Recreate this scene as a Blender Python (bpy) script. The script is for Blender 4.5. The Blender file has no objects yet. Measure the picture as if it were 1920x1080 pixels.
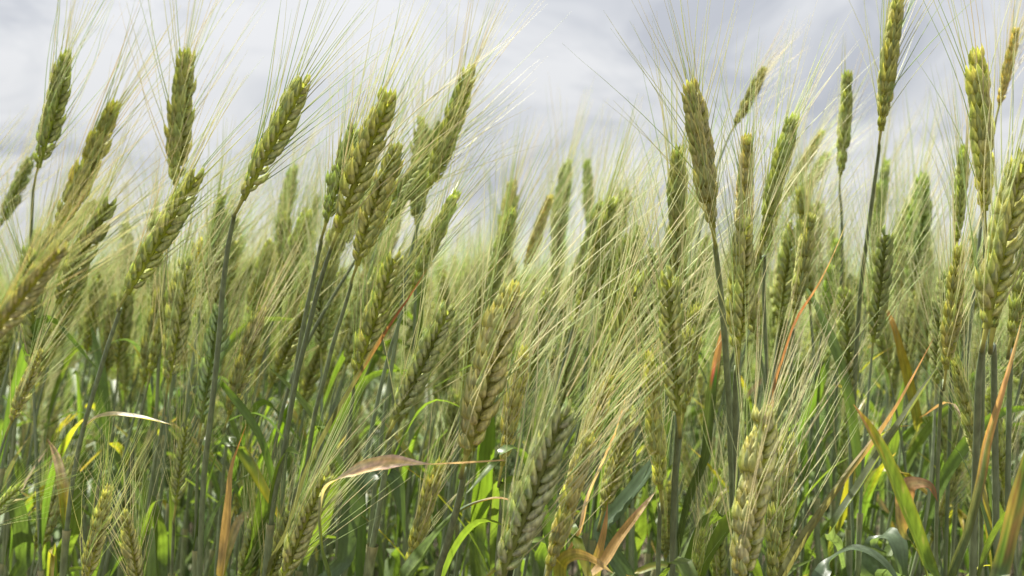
import bpy, math, random
import numpy as np
from mathutils import Vector, Matrix

S = bpy.context.scene
COL = S.collection
R = math.radians
rng = np.random.default_rng(11)
random.seed(11)

# ------------------------------------------------------------------ camera
CAM_H = 0.80
F = 2133.3                                   # focal length in pixels of the 1920 wide photo
cam = bpy.data.cameras.new('camera')
cam.lens, cam.sensor_width = 40.0, 36.0
cam.clip_start, cam.clip_end = 0.02, 6000.0
cam.dof.use_dof = True
cam.dof.focus_distance = 0.68
cam.dof.aperture_fstop = 11.0
cam_o = bpy.data.objects.new('camera', cam)
cam_o.location = (0, 0, CAM_H)
cam_o.rotation_euler = (R(90), 0, 0)
COL.objects.link(cam_o)
S.camera = cam_o

# ------------------------------------------------------------------ sky, sun, exposure
SUN_EL, SUN_AZ = 57.0, -38.0                  # azimuth from the view direction (+Y) towards +X
world = bpy.data.worlds.new('World')
S.world = world
world.use_nodes = True
wn, wl = world.node_tree.nodes, world.node_tree.links
wn.clear()
sky = wn.new('ShaderNodeTexSky')
sky.sky_type = 'NISHITA'
sky.sun_disc = False
sky.sun_elevation = R(SUN_EL)
sky.sun_rotation = R(SUN_AZ)
sky.dust_density = 2.0
tc = wn.new('ShaderNodeTexCoord')
mp = wn.new('ShaderNodeMapping')
mp.inputs['Scale'].default_value = (1.0, 1.0, 2.0)
mp.inputs['Rotation'].default_value = (R(8), R(-10), 0)
mp.inputs['Location'].default_value = (0.37, 0.1, 0.25)
wl.new(tc.outputs['Generated'], mp.inputs['Vector'])
nz = wn.new('ShaderNodeTexNoise')
nz.inputs['Scale'].default_value = 4.6
nz.inputs['Detail'].default_value = 5.0
nz.inputs['Roughness'].default_value = 0.62
nz.inputs['Distortion'].default_value = 0.7
wl.new(mp.outputs['Vector'], nz.inputs['Vector'])
rp = wn.new('ShaderNodeValToRGB')            # layered cloud: grey-blue undersides to bright white
rp.color_ramp.elements[0].position = 0.37
rp.color_ramp.elements[0].color = (3.7, 3.84, 4.2, 1)
rp.color_ramp.elements[1].position = 0.58
rp.color_ramp.elements[1].color = (5.75, 5.78, 5.88, 1)
e = rp.color_ramp.elements.new(0.47)
e.color = (4.8, 4.9, 5.12, 1)
wl.new(nz.outputs['Fac'], rp.inputs['Fac'])
mx = wn.new('ShaderNodeMix')
mx.data_type = 'RGBA'
mx.inputs['Factor'].default_value = 0.94     # thin cloud nearly everywhere, blue sky behind it
wl.new(sky.outputs['Color'], mx.inputs['A'])
# a thin overcast grows brighter towards the zenith
sx = wn.new('ShaderNodeSeparateXYZ')
wl.new(tc.outputs['Generated'], sx.inputs['Vector'])
zr = wn.new('ShaderNodeMapRange')
zr.inputs['From Min'].default_value = 0.15
zr.inputs['From Max'].default_value = 1.0
zr.inputs['To Min'].default_value = 1.0
zr.inputs['To Max'].default_value = 1.9
wl.new(sx.outputs['Z'], zr.inputs['Value'])
zm = wn.new('ShaderNodeVectorMath')
zm.operation = 'SCALE'
wl.new(rp.outputs['Color'], zm.inputs[0])
wl.new(zr.outputs['Result'], zm.inputs['Scale'])
wl.new(zm.outputs['Vector'], mx.inputs['B'])
bg = wn.new('ShaderNodeBackground')
bg.inputs['Strength'].default_value = 0.055
wl.new(mx.outputs['Result'], bg.inputs['Color'])
wo = wn.new('ShaderNodeOutputWorld')
wl.new(bg.outputs['Background'], wo.inputs['Surface'])

sun = bpy.data.lights.new('sun', 'SUN')
sun.energy = 5.0
sun.angle = R(0.6)
sun.color = (1.0, 0.95, 0.86)
sun_o = bpy.data.objects.new('sun', sun)
el, az = R(SUN_EL), R(SUN_AZ)
to_sun = Vector((math.sin(az) * math.cos(el), math.cos(az) * math.cos(el), math.sin(el)))
sun_o.rotation_euler = (-to_sun).to_track_quat('-Z', 'Y').to_euler()
COL.objects.link(sun_o)

S.view_settings.view_transform = 'Standard'
S.view_settings.look = 'None'
S.view_settings.exposure = 1.34
S.view_settings.gamma = 1.0
S.cycles.use_denoising = True
S.cycles.max_bounces = 8
S.cycles.diffuse_bounces = 6
S.cycles.glossy_bounces = 2
S.cycles.transmission_bounces = 4
S.cycles.transparent_max_bounces = 4

# ------------------------------------------------------------------ materials
def plant_material(name, rough, transl, tint=(1, 1, 1), spec=0.4, streak=0.0, bump=0.0, scale=400.0):
    """colour from the mesh's own tint attribute, fine natural mottling, light passing through"""
    m = bpy.data.materials.new(name)
    m.use_nodes = True
    n, l = m.node_tree.nodes, m.node_tree.links
    n.clear()
    at = n.new('ShaderNodeAttribute')
    at.attribute_name = 'tint'
    t = n.new('ShaderNodeTexCoord')
    mpn = n.new('ShaderNodeMapping')
    mpn.inputs['Scale'].default_value = (1, 1, 0.25)
    l.new(t.outputs['Object'], mpn.inputs['Vector'])
    no = n.new('ShaderNodeTexNoise')
    no.inputs['Scale'].default_value = scale
    no.inputs['Detail'].default_value = 3.0
    l.new(mpn.outputs['Vector'], no.inputs['Vector'])
    hs = n.new('ShaderNodeHueSaturation')
    mr = n.new('ShaderNodeMapRange')
    mr.inputs['From Min'].default_value = 0.3
    mr.inputs['From Max'].default_value = 0.7
    mr.inputs['To Min'].default_value = 1.0 - streak
    mr.inputs['To Max'].default_value = 1.0 + streak
    l.new(no.outputs['Fac'], mr.inputs['Value'])
    l.new(mr.outputs['Result'], hs.inputs['Value'])
    oi = n.new('ShaderNodeObjectInfo')
    mr2 = n.new('ShaderNodeMapRange')
    mr2.inputs['To Min'].default_value = 0.493
    mr2.inputs['To Max'].default_value = 0.514
    l.new(oi.outputs['Random'], mr2.inputs['Value'])
    l.new(mr2.outputs['Result'], hs.inputs['Hue'])
    l.new(at.outputs['Color'], hs.inputs['Color'])
    p = n.new('ShaderNodeBsdfPrincipled')
    p.inputs['Roughness'].default_value = rough
    p.inputs['Specular IOR Level'].default_value = spec
    l.new(hs.outputs['Color'], p.inputs['Base Color'])
    if bump:
        b = n.new('ShaderNodeBump')
        b.inputs['Strength'].default_value = bump
        b.inputs['Distance'].default_value = 0.0006
        l.new(no.outputs['Fac'], b.inputs['Height'])
        l.new(b.outputs['Normal'], p.inputs['Normal'])
    out = n.new('ShaderNodeOutputMaterial')
    if transl > 0:
        tr = n.new('ShaderNodeBsdfTranslucent')
        mul = n.new('ShaderNodeMix')
        mul.data_type = 'RGBA'
        mul.blend_type = 'MULTIPLY'
        mul.inputs['Factor'].default_value = 1.0
        mul.inputs['B'].default_value = (*tint, 1)
        l.new(hs.outputs['Color'], mul.inputs['A'])
        l.new(mul.outputs['Result'], tr.inputs['Color'])
        mixs = n.new('ShaderNodeMixShader')
        mixs.inputs['Fac'].default_value = transl
        l.new(p.outputs['BSDF'], mixs.inputs[1])
        l.new(tr.outputs['BSDF'], mixs.inputs[2])
        l.new(mixs.outputs['Shader'], out.inputs['Surface'])
    else:
        l.new(p.outputs['BSDF'], out.inputs['Surface'])
    return m

M_EAR = plant_material('wheat_husk', 0.6, 0.50, (1.5, 1.48, 0.9), 0.2, 0.3, 0.9, 700.0)
M_AWN = plant_material('wheat_awn', 0.45, 0.45, (1.1, 1.08, 0.95), 0.45, 0.08, 0.0, 60.0)
M_STEM = plant_material('wheat_straw', 0.5, 0.0, spec=0.4, streak=0.3, bump=0.3, scale=350.0)
M_LEAF = plant_material('wheat_leaf', 0.40, 0.48, (1.75, 1.8, 0.65), 0.5, 0.16, 0.3, 300.0)
M_DRY = plant_material('dried_leaf', 0.6, 0.42, (1.5, 1.3, .7), 0.25, 0.26, 0.5, 350.0)
M_FIELD = plant_material('wheat_field_mix', 0.5, 0.35, (1.5, 1.45, 0.9), 0.35, 0.1, 0.0, 80.0)

def soil_material():
    m = bpy.data.materials.new('soil')
    m.use_nodes = True
    n, l = m.node_tree.nodes, m.node_tree.links
    p = n['Principled BSDF']
    p.inputs['Roughness'].default_value = 0.95
    t = n.new('ShaderNodeTexCoord')
    a = n.new('ShaderNodeTexNoise')
    a.inputs['Scale'].default_value = 9.0
    a.inputs['Detail'].default_value = 8.0
    l.new(t.outputs['Object'], a.inputs['Vector'])
    c = n.new('ShaderNodeValToRGB')
    c.color_ramp.elements[0].position = 0.35
    c.color_ramp.elements[0].color = (0.045, 0.032, 0.020, 1)
    c.color_ramp.elements[1].position = 0.68
    c.color_ramp.elements[1].color = (0.13, 0.10, 0.055, 1)
    l.new(a.outputs['Fac'], c.inputs['Fac'])
    l.new(c.outputs['Color'], p.inputs['Base Color'])
    b = n.new('ShaderNodeBump')
    b.inputs['Strength'].default_value = 0.8
    b.inputs['Distance'].default_value = 0.02
    l.new(a.outputs['Fac'], b.inputs['Height'])
    l.new(b.outputs['Normal'], p.inputs['Normal'])
    return m

# ------------------------------------------------------------------ geometry helpers
def unit(v):
    return v / np.maximum(np.linalg.norm(v, axis=-1, keepdims=True), 1e-9)

class Geo:
    """gathers vertices, faces and a tint per vertex for ONE mesh"""
    def __init__(self):
        self.v, self.q, self.t, self.c, self.n = [], [], [], [], 0
    def add(self, v, quads, tris, c):
        v = np.asarray(v, float).reshape(-1, 3)
        c = np.broadcast_to(np.asarray(c, float), (len(v), 3)) if np.ndim(c) == 1 else np.asarray(c, float).reshape(-1, 3)
        self.v.append(v)
        self.c.append(c)
        if quads is not None and len(quads):
            self.q.append(np.asarray(quads, int).reshape(-1, 4) + self.n)
        if tris is not None and len(tris):
            self.t.append(np.asarray(tris, int).reshape(-1, 3) + self.n)
        self.n += len(v)
    def arrays(self):
        v = np.concatenate(self.v)
        c = np.concatenate(self.c)
        q = np.concatenate(self.q) if self.q else np.zeros((0, 4), int)
        t = np.concatenate(self.t) if self.t else np.zeros((0, 3), int)
        return v, q, t, c

def make_mesh(name, v, q, t, c, mat):
    me = bpy.data.meshes.new(name)
    nq, nt = len(q), len(t)
    me.vertices.add(len(v))
    me.vertices.foreach_set('co', np.ascontiguousarray(v, np.float32).ravel())
    me.loops.add(nq * 4 + nt * 3)
    me.loops.foreach_set('vertex_index', np.concatenate([q.ravel(), t.ravel()]).astype(np.int32))
    me.polygons.add(nq + nt)
    starts = np.concatenate([np.arange(nq) * 4, nq * 4 + np.arange(nt) * 3]).astype(np.int32)
    me.polygons.foreach_set('loop_start', starts)
    me.polygons.foreach_set('use_smooth', np.ones(nq + nt, bool))
    at = me.attributes.new('tint', 'FLOAT_COLOR', 'POINT')
    at.data.foreach_set('color', np.concatenate([np.clip(c, 0, 1), np.ones((len(c), 1))], 1).astype(np.float32).ravel())
    me.materials.append(mat)
    me.update(calc_edges=True)
    return me

def link(name, geo, mat, parent=None, loc=(0, 0, 0)):
    o = bpy.data.objects.new(name, make_mesh(name, *geo.arrays(), mat))
    o.location = loc
    COL.objects.link(o)
    if parent is not None:
        o.parent = parent
    return o

def tubes(pts, rad, sides=3, cap=False):
    """pts (A,S,3), rad (A,S): A smooth tapered tubes of S rings each"""
    A, N, _ = pts.shape
    tan = unit(np.gradient(pts, axis=1))
    mean = unit(tan.mean(1))
    ref = np.where(np.abs(mean[:, :1]) < 0.7, np.array([[1.0, 0, 0]]), np.array([[0, 1.0, 0]]))
    ref = ref[:, None, :]
    n1 = unit(ref - (ref * tan).sum(-1, keepdims=True) * tan)
    n2 = np.cross(tan, n1)
    a = np.arange(sides) / sides * 2 * math.pi
    ring = n1[:, :, None, :] * np.cos(a)[None, None, :, None] + n2[:, :, None, :] * np.sin(a)[None, None, :, None]
    v = pts[:, :, None, :] + ring * rad[:, :, None, None]
    idx = np.arange(A * N * sides).reshape(A, N, sides)
    nx = np.roll(idx, -1, axis=2)
    q = np.stack([idx[:, :-1], nx[:, :-1], nx[:, 1:], idx[:, 1:]], -1).reshape(-1, 4)
    return v.reshape(-1, 3), q

def spline(p, n):
    """Catmull-Rom through the points, n samples evenly by length"""
    p = np.asarray(p, float)
    if len(p) == 2:
        return p[0] + (p[1] - p[0]) * np.linspace(0, 1, n)[:, None]
    e = np.concatenate([[2 * p[0] - p[1]], p, [2 * p[-1] - p[-2]]])
    out = []
    for i in range(len(p) - 1):
        u = np.linspace(0, 1, 16, endpoint=False)[:, None]
        a, b, c, d = e[i], e[i + 1], e[i + 2], e[i + 3]
        out.append(0.5 * (2 * b + (c - a) * u + (2 * a - 5 * b + 4 * c - d) * u ** 2 + (3 * b - 3 * c + d - a) * u ** 3))
    out = np.concatenate(out + [p[-1:]])
    s = np.concatenate([[0], np.cumsum(np.linalg.norm(np.diff(out, axis=0), axis=1))])
    t = np.linspace(0, s[-1], n)
    return np.stack([np.interp(t, s, out[:, k]) for k in range(3)], 1)

# ------------------------------------------------------------------ the ear and its beard
V_ = {1: np.array([0, .08, .20, .36, .54, .72, .88, 1.0]), 0: np.array([0, .2, .5, .8, 1.0])}
RV = {1: np.array([.42, .76, .98, 1.0, .82, .50, .20, .04]), 0: np.array([.3, .85, 1.0, .55, .04])}

def ear_shape(L, seed, res=1, sides=10, nsp=26, bend=0.0, bdir=0.0, wide=1.0, tint=(1, 1, 1), wind=(0, 0, 0), awn=1.0, n_awn=1.8,
              awn_r=1.0, awn_len=0.082, awn_tint=(1, 1, 1), spread=1.0, awn_seg=8, awn_sides=3):
    """ear along +Z from the origin, spikelets in two ranks (+X, -X), lemmas and glumes of each fanned along Y"""
    g = np.random.default_rng(seed)
    k = L / 0.088
    wide *= .96
    n_awn *= .83
    ear, beard = Geo(), Geo()
    B, D, W, LN, C, KIND = [], [], [], [], [], []
    for i in range(nsp):
        t = i / (nsp - 1)
        z = 0.002 + t * 0.0755 + g.normal(0, .0005)
        side = 1 if i % 2 else -1
        sz = (0.62 + 0.38 * min(1, t / 0.22)) * (1 - 0.34 * max(0, (t - 0.6) / 0.4) ** 1.4) * (1 + g.normal(0, .06)) * (.72 if g.random() < .05 else 1)
        al = R(28 - 10 * t + g.normal(0, 4))
        pieces = [('g', 1), ('g', -1), ('l', 1), ('l', -1), ('c', 0)] if res else [('l', 1), ('l', -1), ('c', 0)]
        if i == nsp - 1:
            al = R(g.normal(0, 4))
        sz *= .87 * (1 + g.normal(0, .05))
        hue = g.normal(0, 1)
        for kind, y in pieces:
            if kind == 'g':
                base, ang, ln, w = (side * 1.3, y * 1.9, 0), R(14), 11.0, 2.45
                col = np.array([.40, .43, .26]) + g.normal(0, .012, 3)
            elif kind == 'l':
                base, ang, ln, w = (side * 1.7, y * 1.35, 1.6), R(11), 14.6, 3.0
                col = np.array([.43, .455, .19])
            else:
                base, ang, ln, w = (side * 1.6, 0, 2.2), 0, 13.0, 2.6
                col = np.array([.41, .435, .20])
            a2 = al + R(g.normal(0, 3)) + (R(5) if kind == 'c' else 0)
            d = np.array([side * math.sin(a2), math.sin(y * ang + R(g.normal(0, 3))), math.cos(a2)])
            B.append(np.array(base) * sz * .001 * np.array([wide, wide, 1]) + [0, 0, z])
            D.append(d / np.linalg.norm(d))
            W.append(w * sz * .001 * wide)
            LN.append(ln * sz * .001)
            C.append(col * (1 + .10 * hue + g.normal(0, .09)) * np.array([1 + .05 * g.normal(), 1, 1 + .1 * g.normal()]))
            KIND.append((kind, side, y, t))
    B, D, W, LN, C = map(np.array, (B, D, W, LN, C))
    v = V_[res]
    r = RV[res]
    out = np.array([[s, .55 * y, 0] for _, s, y, _ in KIND], float)          # away from the rachis
    out = unit(out - (out * D).sum(-1, keepdims=True) * D)
    tang = np.cross(D, out)
    a = np.arange(sides) / sides * 2 * math.pi
    ca, sa = np.cos(a), np.sin(a)
    keel = 1 + .28 * np.maximum(0, ca) ** 5                                  # keeled back
    flat = np.where(ca < 0, .55, .82)
    bow = np.sin(v * math.pi) * .10
    ctr = B[:, None] + D[:, None] * (v[None, :, None] * LN[:, None, None]) + out[:, None] * (bow[None, :, None] * LN[:, None, None])
    P = ctr[:, :, None] + (out[:, None, None] * (ca * keel * flat)[None, None, :, None] + tang[:, None, None] * sa[None, None, :, None]) * (r[None, :, None, None] * W[:, None, None, None])
    n, nv = len(B), len(v)
    # tint: yellow belly low on the husk, grey-green keel, pale papery margins and tips
    vv = v[None, :, None, None]
    edge = (np.abs(sa) ** 6)[None, None, :, None]
    kl = (np.maximum(0, ca) ** 4)[None, None, :, None]
    base = C[:, None, None, :] * np.ones((n, nv, sides, 1))
    yellow = np.array([.53, .50, .15])
    pale = np.array([.68, .64, .38])
    grey = np.array([.32, .37, .23])
    fy = np.clip(1 - np.abs(vv - .22) / .3, 0, 1) * .5 * (1 - edge)
    base = base * (1 - fy) + yellow * fy
    fg = kl * .55 * np.clip(vv * 2.2, 0, 1)
    base = base * (1 - fg) + grey * fg
    fp = np.clip(edge * .8 * np.clip(vv * 2.4, 0, 1) + np.clip((vv - .84) / .16, 0, 1) * .55, 0, .85)
    base = base * (1 - fp) + pale * fp
    dry = (g.random(n) < .10)[:, None, None, None]                           # here and there a papery bleached husk
    base = np.where(dry, base * .5 + np.array([.60, .55, .36]) * .5, base)
    base = base * (1 + g.normal(0, .07, (n, nv, 1, 1)))
    base = base * (1 + .14 * np.cos(np.arange(sides) * math.pi))[None, None, :, None]      # fine nerves along the husk
    base = base * np.array(tint)
    idx = np.arange(n * nv * sides).reshape(n, nv, sides)
    nx = np.roll(idx, -1, axis=2)
    q = np.stack([idx[:, :-1], nx[:, :-1], nx[:, 1:], idx[:, 1:]], -1).reshape(-1, 4)
    ear.add(P.reshape(-1, 3), q, None, base.reshape(-1, 3))
    # rachis
    rp_ = np.stack([np.zeros(6), np.zeros(6), np.linspace(-.001, .078, 6)], 1)[None]
    tv, tq = tubes(rp_, np.full((1, 6), .0020), 5)
    ear.add(tv, tq, None, np.array([.32, .33, .09]) * np.array(tint))
    # awns
    tips, dirs, lens, tt = [], [], [], []
    for j, (kind, side, y, t) in enumerate(KIND):
        if kind == 'g':
            continue
        pr = (n_awn - 2 if n_awn > 2 else 0) if kind == 'c' else min(1, n_awn / 2)
        if g.random() > pr:
            continue
        tips.append(ctr[j, -1] - D[j] * .0006)
        sp = R((19 - 10 * t) * spread) * abs(1 + g.normal(0, .3))
        ph = math.atan2(y * .75 + g.normal(0, .3), side * 1.0 + g.normal(0, .25))
        d = np.array([math.cos(ph) * math.sin(sp), math.sin(ph) * math.sin(sp), math.cos(sp)]) * .8 + D[j] * .2 + np.array(wind) * (.5 + .8 * g.random())
        dirs.append(unit(d))
        lens.append(awn_len * (.72 + .45 * math.sin(math.pi * min(1, .18 + t * .8))) * (.82 + .3 * g.random()) * awn)
        tt.append(g.random())
    if tips:
        tips, dirs, lens, tt = map(np.array, (tips, dirs, lens, tt))
        A = len(tips)
        s = np.linspace(0, 1, awn_seg)
        rad_out = unit(dirs * np.array([1, 1, 0]) + 1e-6)
        curve = g.normal(.02, .055, A)
        sidew = np.cross(dirs, rad_out) * g.normal(0, .03, A)[:, None]
        pts = tips[:, None] + dirs[:, None] * (s[None, :, None] * lens[:, None, None]) + \
            (rad_out * curve[:, None] + sidew + np.array(wind) * .16)[:, None] * ((s ** 2)[None, :, None] * lens[:, None, None])
        rad = (np.interp(s, [0, .15, .6, 1], [.00036, .00026, .00017, .00005]) * awn_r)[None] * (.85 + .3 * g.random((A, 1)))
        tv, tq = tubes(pts, rad, awn_sides)
        c0, c1, c2 = np.array([.52, .58, .24]), np.array([.74, .76, .50]), np.array([.76, .66, .47])
        cc = c0 + (c1 - c0) * np.clip(s * 2.5, 0, 1)[None, :, None] * np.ones((A, 1, 1))
        cc = cc + (c2 - cc) * (np.clip(tt * 2 - 1, 0, 1)[:, None, None] * .8)
        cc = np.where(tt[:, None, None] < .25, cc * np.array([.72, .84, .62]), cc) * np.array(awn_tint)
        beard.add(tv, tq, None, np.repeat(cc[:, :, None, :], awn_sides, 2).reshape(-1, 3))
    # size and bend (ends of the ear stay on its chord)
    twist = g.normal(0, R(22))
    for ge in (ear, beard):
        for j, p in enumerate(ge.v):
            u = p[:, 2] / .088
            tw = twist * (np.clip(u, 0, 1.2) - .5)
            p = np.stack([p[:, 0] * np.cos(tw) - p[:, 1] * np.sin(tw), p[:, 0] * np.sin(tw) + p[:, 1] * np.cos(tw), p[:, 2]], 1)
            off = bend * .088 * np.where(u < 1, u * u - u, u - 1)
            p = p.copy()
            p[:, 0] += off * math.cos(bdir)
            p[:, 1] += off * math.sin(bdir)
            ge.v[j] = p * k
    return ear, beard

def place(geo, M, o):
    for j, p in enumerate(geo.v):
        geo.v[j] = p @ M.T + o
    return geo

# ------------------------------------------------------------------ stems, sheaths, leaves
def stem_shape(curve, r0, r1, seed, collar=True, col=(.165, .205, .115), sides=8):
    """curve from the ear downwards"""
    g = np.random.default_rng(seed)
    n = len(curve)
    s = np.concatenate([[0], np.cumsum(np.linalg.norm(np.diff(curve, axis=0), axis=1))])
    rad = (r0 + (r1 - r0) * np.clip(s / .35, 0, 1)) * np.interp(s, [0, .07], [.72, 1])
    if collar:
        rad = rad * np.interp(s, [0, .004, .008, .012, .016], [1.15, 1.0, .8, .82, 1.0])
    v, q = tubes(curve[None], rad[None], sides)
    c = np.array(col) * (1 + g.normal(0, .10))
    low = np.array([.19, .235, .105])
    f = np.clip((s - .12) / .4, 0, 1)[:, None]
    cc = c * (1 - f) + low * f
    y = np.interp(s, [0, .009, .0125, .016], [1, 1, .45, 0])[:, None] if collar else 0
    cc = cc * (1 - y) + np.array([.33, .32, .07]) * y
    ge = Geo()
    ge.add(v, q, None, np.repeat(cc[:, None], sides, 1).reshape(-1, 3))
    return ge

def sheath_shape(curve, seed, r=.0023, sides=8):
    """leaf sheath wrapped round the stem; curve from its open top down to the ground"""
    g = np.random.default_rng(seed + 5)
    s = np.concatenate([[0], np.cumsum(np.linalg.norm(np.diff(curve, axis=0), axis=1))])
    rad = r * np.interp(s, [0, .006, .03, .2, .5], [1.22, 1.08, 1.0, 1.05, 1.2])
    v, q = tubes(curve[None], rad[None], sides)
    c = np.array([.20, .245, .13]) * (1 + g.normal(0, .12))
    f = np.clip((s - .1) / .35, 0, 1)[:, None]
    cc = c * (1 - f) + np.array([.20, .19, .07]) * f
    t = np.interp(s, [0, .005, .012], [1, .5, 0])[:, None]
    cc = cc * (1 - t) + np.array([.32, .31, .16]) * t
    ge = Geo()
    ge.add(v, q, None, np.repeat(cc[:, None], sides, 1).reshape(-1, 3))
    return ge

GREEN, LIME, YEL, ORANGE, STRAW, BROWN, REDDISH, GLAUC = (np.array(x) for x in (
    (.08, .125, .038), (.125, .185, .038), (.30, .28, .035), (.44, .29, .13), (.52, .43, .28), (.22, .12, .055), (.33, .15, .085), (.10, .145, .085)))

def leaf_shape(curve, width, normal, seed, twist=(0, 0), fold=.22, cols=((0, GREEN), (1, GREEN)), edge=None, taper=.55, base_w=.55, across=7, spots=0.0, curl=0.0, wprof=None):
    """blade along curve; normal = the way its face looks; twist in degrees from base to tip"""
    g = np.random.default_rng(seed + 9)
    n = len(curve)
    t = np.linspace(0, 1, n)
    tan = unit(np.gradient(curve, axis=0))
    nr = np.broadcast_to(np.asarray(normal, float), curve.shape)
    nr = unit(nr - (nr * tan).sum(-1, keepdims=True) * tan)
    sd = np.cross(tan, nr)
    tw = np.radians(np.interp(t, np.linspace(0, 1, len(twist)), twist))[:, None]
    s2 = sd * np.cos(tw) + nr * np.sin(tw)
    n2 = -sd * np.sin(tw) + nr * np.cos(tw)
    w = width * .5 * np.where(t < taper, base_w + (1 - base_w) * np.minimum(1, t / .18), np.maximum(.035, 1 - ((t - taper) / (1 - taper)) ** 1.7))
    if wprof is not None:
        w = width * .5 * np.interp(t, np.linspace(0, 1, len(wprof)), wprof)
    w = w * (1 + .05 * np.sin(t * 17 + g.random() * 6))
    u = np.linspace(-1, 1, across)
    ruffle = np.sin(t[:, None] * 22 + g.random() * 6 + u[None] * 1.5) * .05
    lift = (np.abs(u) ** 1.3 * fold + curl * u ** 2)[None] + ruffle * np.abs(u)[None]
    ridge = np.where(np.abs(u) < .05, -.03, 0)[None]
    v = curve[:, None] + s2[:, None] * (u[None, :, None] * w[:, None, None]) + n2[:, None] * ((lift + ridge)[:, :, None] * w[:, None, None])
    pos = [c[0] for c in cols]
    cc = np.stack([np.interp(t[:, None] + .05 * np.sin(u * 4 + g.random() * 6)[None] + g.normal(0, .012, (1, across)), pos, [c[1][k] for c in cols]) for k in range(3)], -1)
    if edge is not None:
        f = (np.abs(u)[None, :, None] ** 4) * .5 * np.clip(t * 1.6, 0, 1)[:, None, None]
        cc = cc * (1 - f) + np.asarray(edge) * f
    cc = cc * (1 + .10 * np.where(np.arange(across) % 2, 1, -1) + g.normal(0, .05, across))[None, :, None]
    if spots:
        m = (g.random((n, across)) < spots)[:, :, None]
        cc = np.where(m, cc * .4 + np.array([.36, .34, .12]) * .6, cc)
    idx = np.arange(n * across).reshape(n, across)
    q = np.stack([idx[:-1, :-1], idx[:-1, 1:], idx[1:, 1:], idx[1:, :-1]], -1).reshape(-1, 4)
    ge = Geo()
    ge.add(v, q, None, cc.reshape(-1, 3))
    return ge

# ------------------------------------------------------------------ the ground
def ground_sheet():
    ge = Geo()
    xs = np.concatenate([-np.geomspace(3000, 4, 22), np.linspace(-3.5, 3.5, 29), np.geomspace(4, 3000, 22)])
    ys = np.concatenate([-np.geomspace(3000, 4, 14), np.linspace(-3, 6, 37), np.geomspace(7, 3000, 22)])
    X, Y = np.meshgrid(xs, ys)
    near = np.exp(-(X ** 2 + Y ** 2) / 60)
    Z = (np.sin(X * 9 + Y * 2) * .008 + np.sin(Y * 13 + X * 4) * .006) * near
    v = np.stack([X, Y, Z], -1).reshape(-1, 3)
    idx = np.arange(len(v)).reshape(X.shape)
    q = np.stack([idx[:-1, :-1], idx[:-1, 1:], idx[1:, 1:], idx[1:, :-1]], -1).reshape(-1, 4)
    ge.add(v, q, None, np.array([.1, .08, .05]))
    o = link('ground', ge, soil_material())
    o['kind'] = 'structure'
ground_sheet()

# ------------------------------------------------------------------ the front stalks
def P(px, py, d):
    return np.array([(px - 960) / F * d, d, CAM_H + (540 - py) / F * d])

GROUP = 'bearded wheat stalks in the field'
HEROES = []          # (ear centre px, py, short name) used to describe the stalks behind

def thing(name, label, loc):
    o = bpy.data.objects.new(name, None)
    o.empty_display_size = .05
    o.location = loc
    COL.objects.link(o)
    o['label'] = label
    o['category'] = 'wheat'
    o['group'] = GROUP
    return o

STALKS = {}
def stalk(key, label, base, tip, d, stem=(), roll=25, bend=.0, dz=0.0, ref=None, tint=(1, 1, 1), awn=1.0, awn_tint=(1, 1, 1), spread=1.0,
          wide=1.0, wind=.10, r=.00135, n_awn=1.7, sheath=None, foot=0.0, nsp=26):
    seed = sum(ord(ch) * (i + 3) for i, ch in enumerate(key)) * 7
    g = np.random.default_rng(seed)
    b, t = P(*base, d), P(*tip, d + dz)
    L = np.linalg.norm(t - b)
    z = unit(t - b)
    right = np.array([1.0, 0, 0])
    x = unit(right - (right @ z) * z)
    y = np.cross(z, x)
    ro = R(roll)
    M = np.stack([x * math.cos(ro) + y * math.sin(ro), -x * math.sin(ro) + y * math.cos(ro), z], 1)
    # stem from the ear to the ground
    pts = [b - z * -.001, b - z * .014]
    for i, p in enumerate(stem):
        pts.append(P(p[0], p[1], d + (p[2] if len(p) > 2 else .012 * (i + 1))))
    if not stem:
        dn = z * .75 + np.array([0, 0, .25])
        pts.append(b - dn * .07)
        pts.append(b - dn * .15 - np.array([0, 0, .05]))
    last, prev = pts[-1], pts[-2]
    dr = unit(last - prev)
    while last[2] > .16:
        dr = unit(dr * .72 + np.array([g.normal(0, .02), g.normal(0, .02) + foot * .1, -1]) * .28)
        last = last + dr * .11
        pts.append(last)
    pts.append(np.array([last[0] + dr[0] * .05, last[1] + dr[1] * .05, -.015]))
    curve = spline(pts, 90)
    root = np.array([curve[-1][0], curve[-1][1], 0])
    curve = curve - root
    o = thing('wheat_stalk', label, root)
    link('stem', stem_shape(curve, r * .95, r * 1.3, seed), M_STEM, o)
    zs = sheath if sheath is not None else .52 + .13 * g.random()
    link('sheath', sheath_shape(curve[curve[:, 2] < zs], seed, r * 1.75), M_STEM, o)
    wl_ = np.array([wind, 0, .0]) @ M
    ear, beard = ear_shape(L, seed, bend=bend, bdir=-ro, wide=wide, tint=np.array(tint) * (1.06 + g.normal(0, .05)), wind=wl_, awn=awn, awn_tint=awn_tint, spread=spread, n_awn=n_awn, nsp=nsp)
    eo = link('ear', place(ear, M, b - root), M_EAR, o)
    link('beard', place(beard, M, b - root), M_AWN, eo)
    STALKS[key] = (o, curve, root, zs)
    HEROES.append(((base[0] + tip[0]) / 2, (base[1] + tip[1]) / 2, ref, d))
    # an ordinary leaf from the top of the sheath, low in the crowd
    top = curve[np.argmin(np.abs(curve[:, 2] - zs))]
    low_leaf(o, top, seed, .62)
    return o

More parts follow.
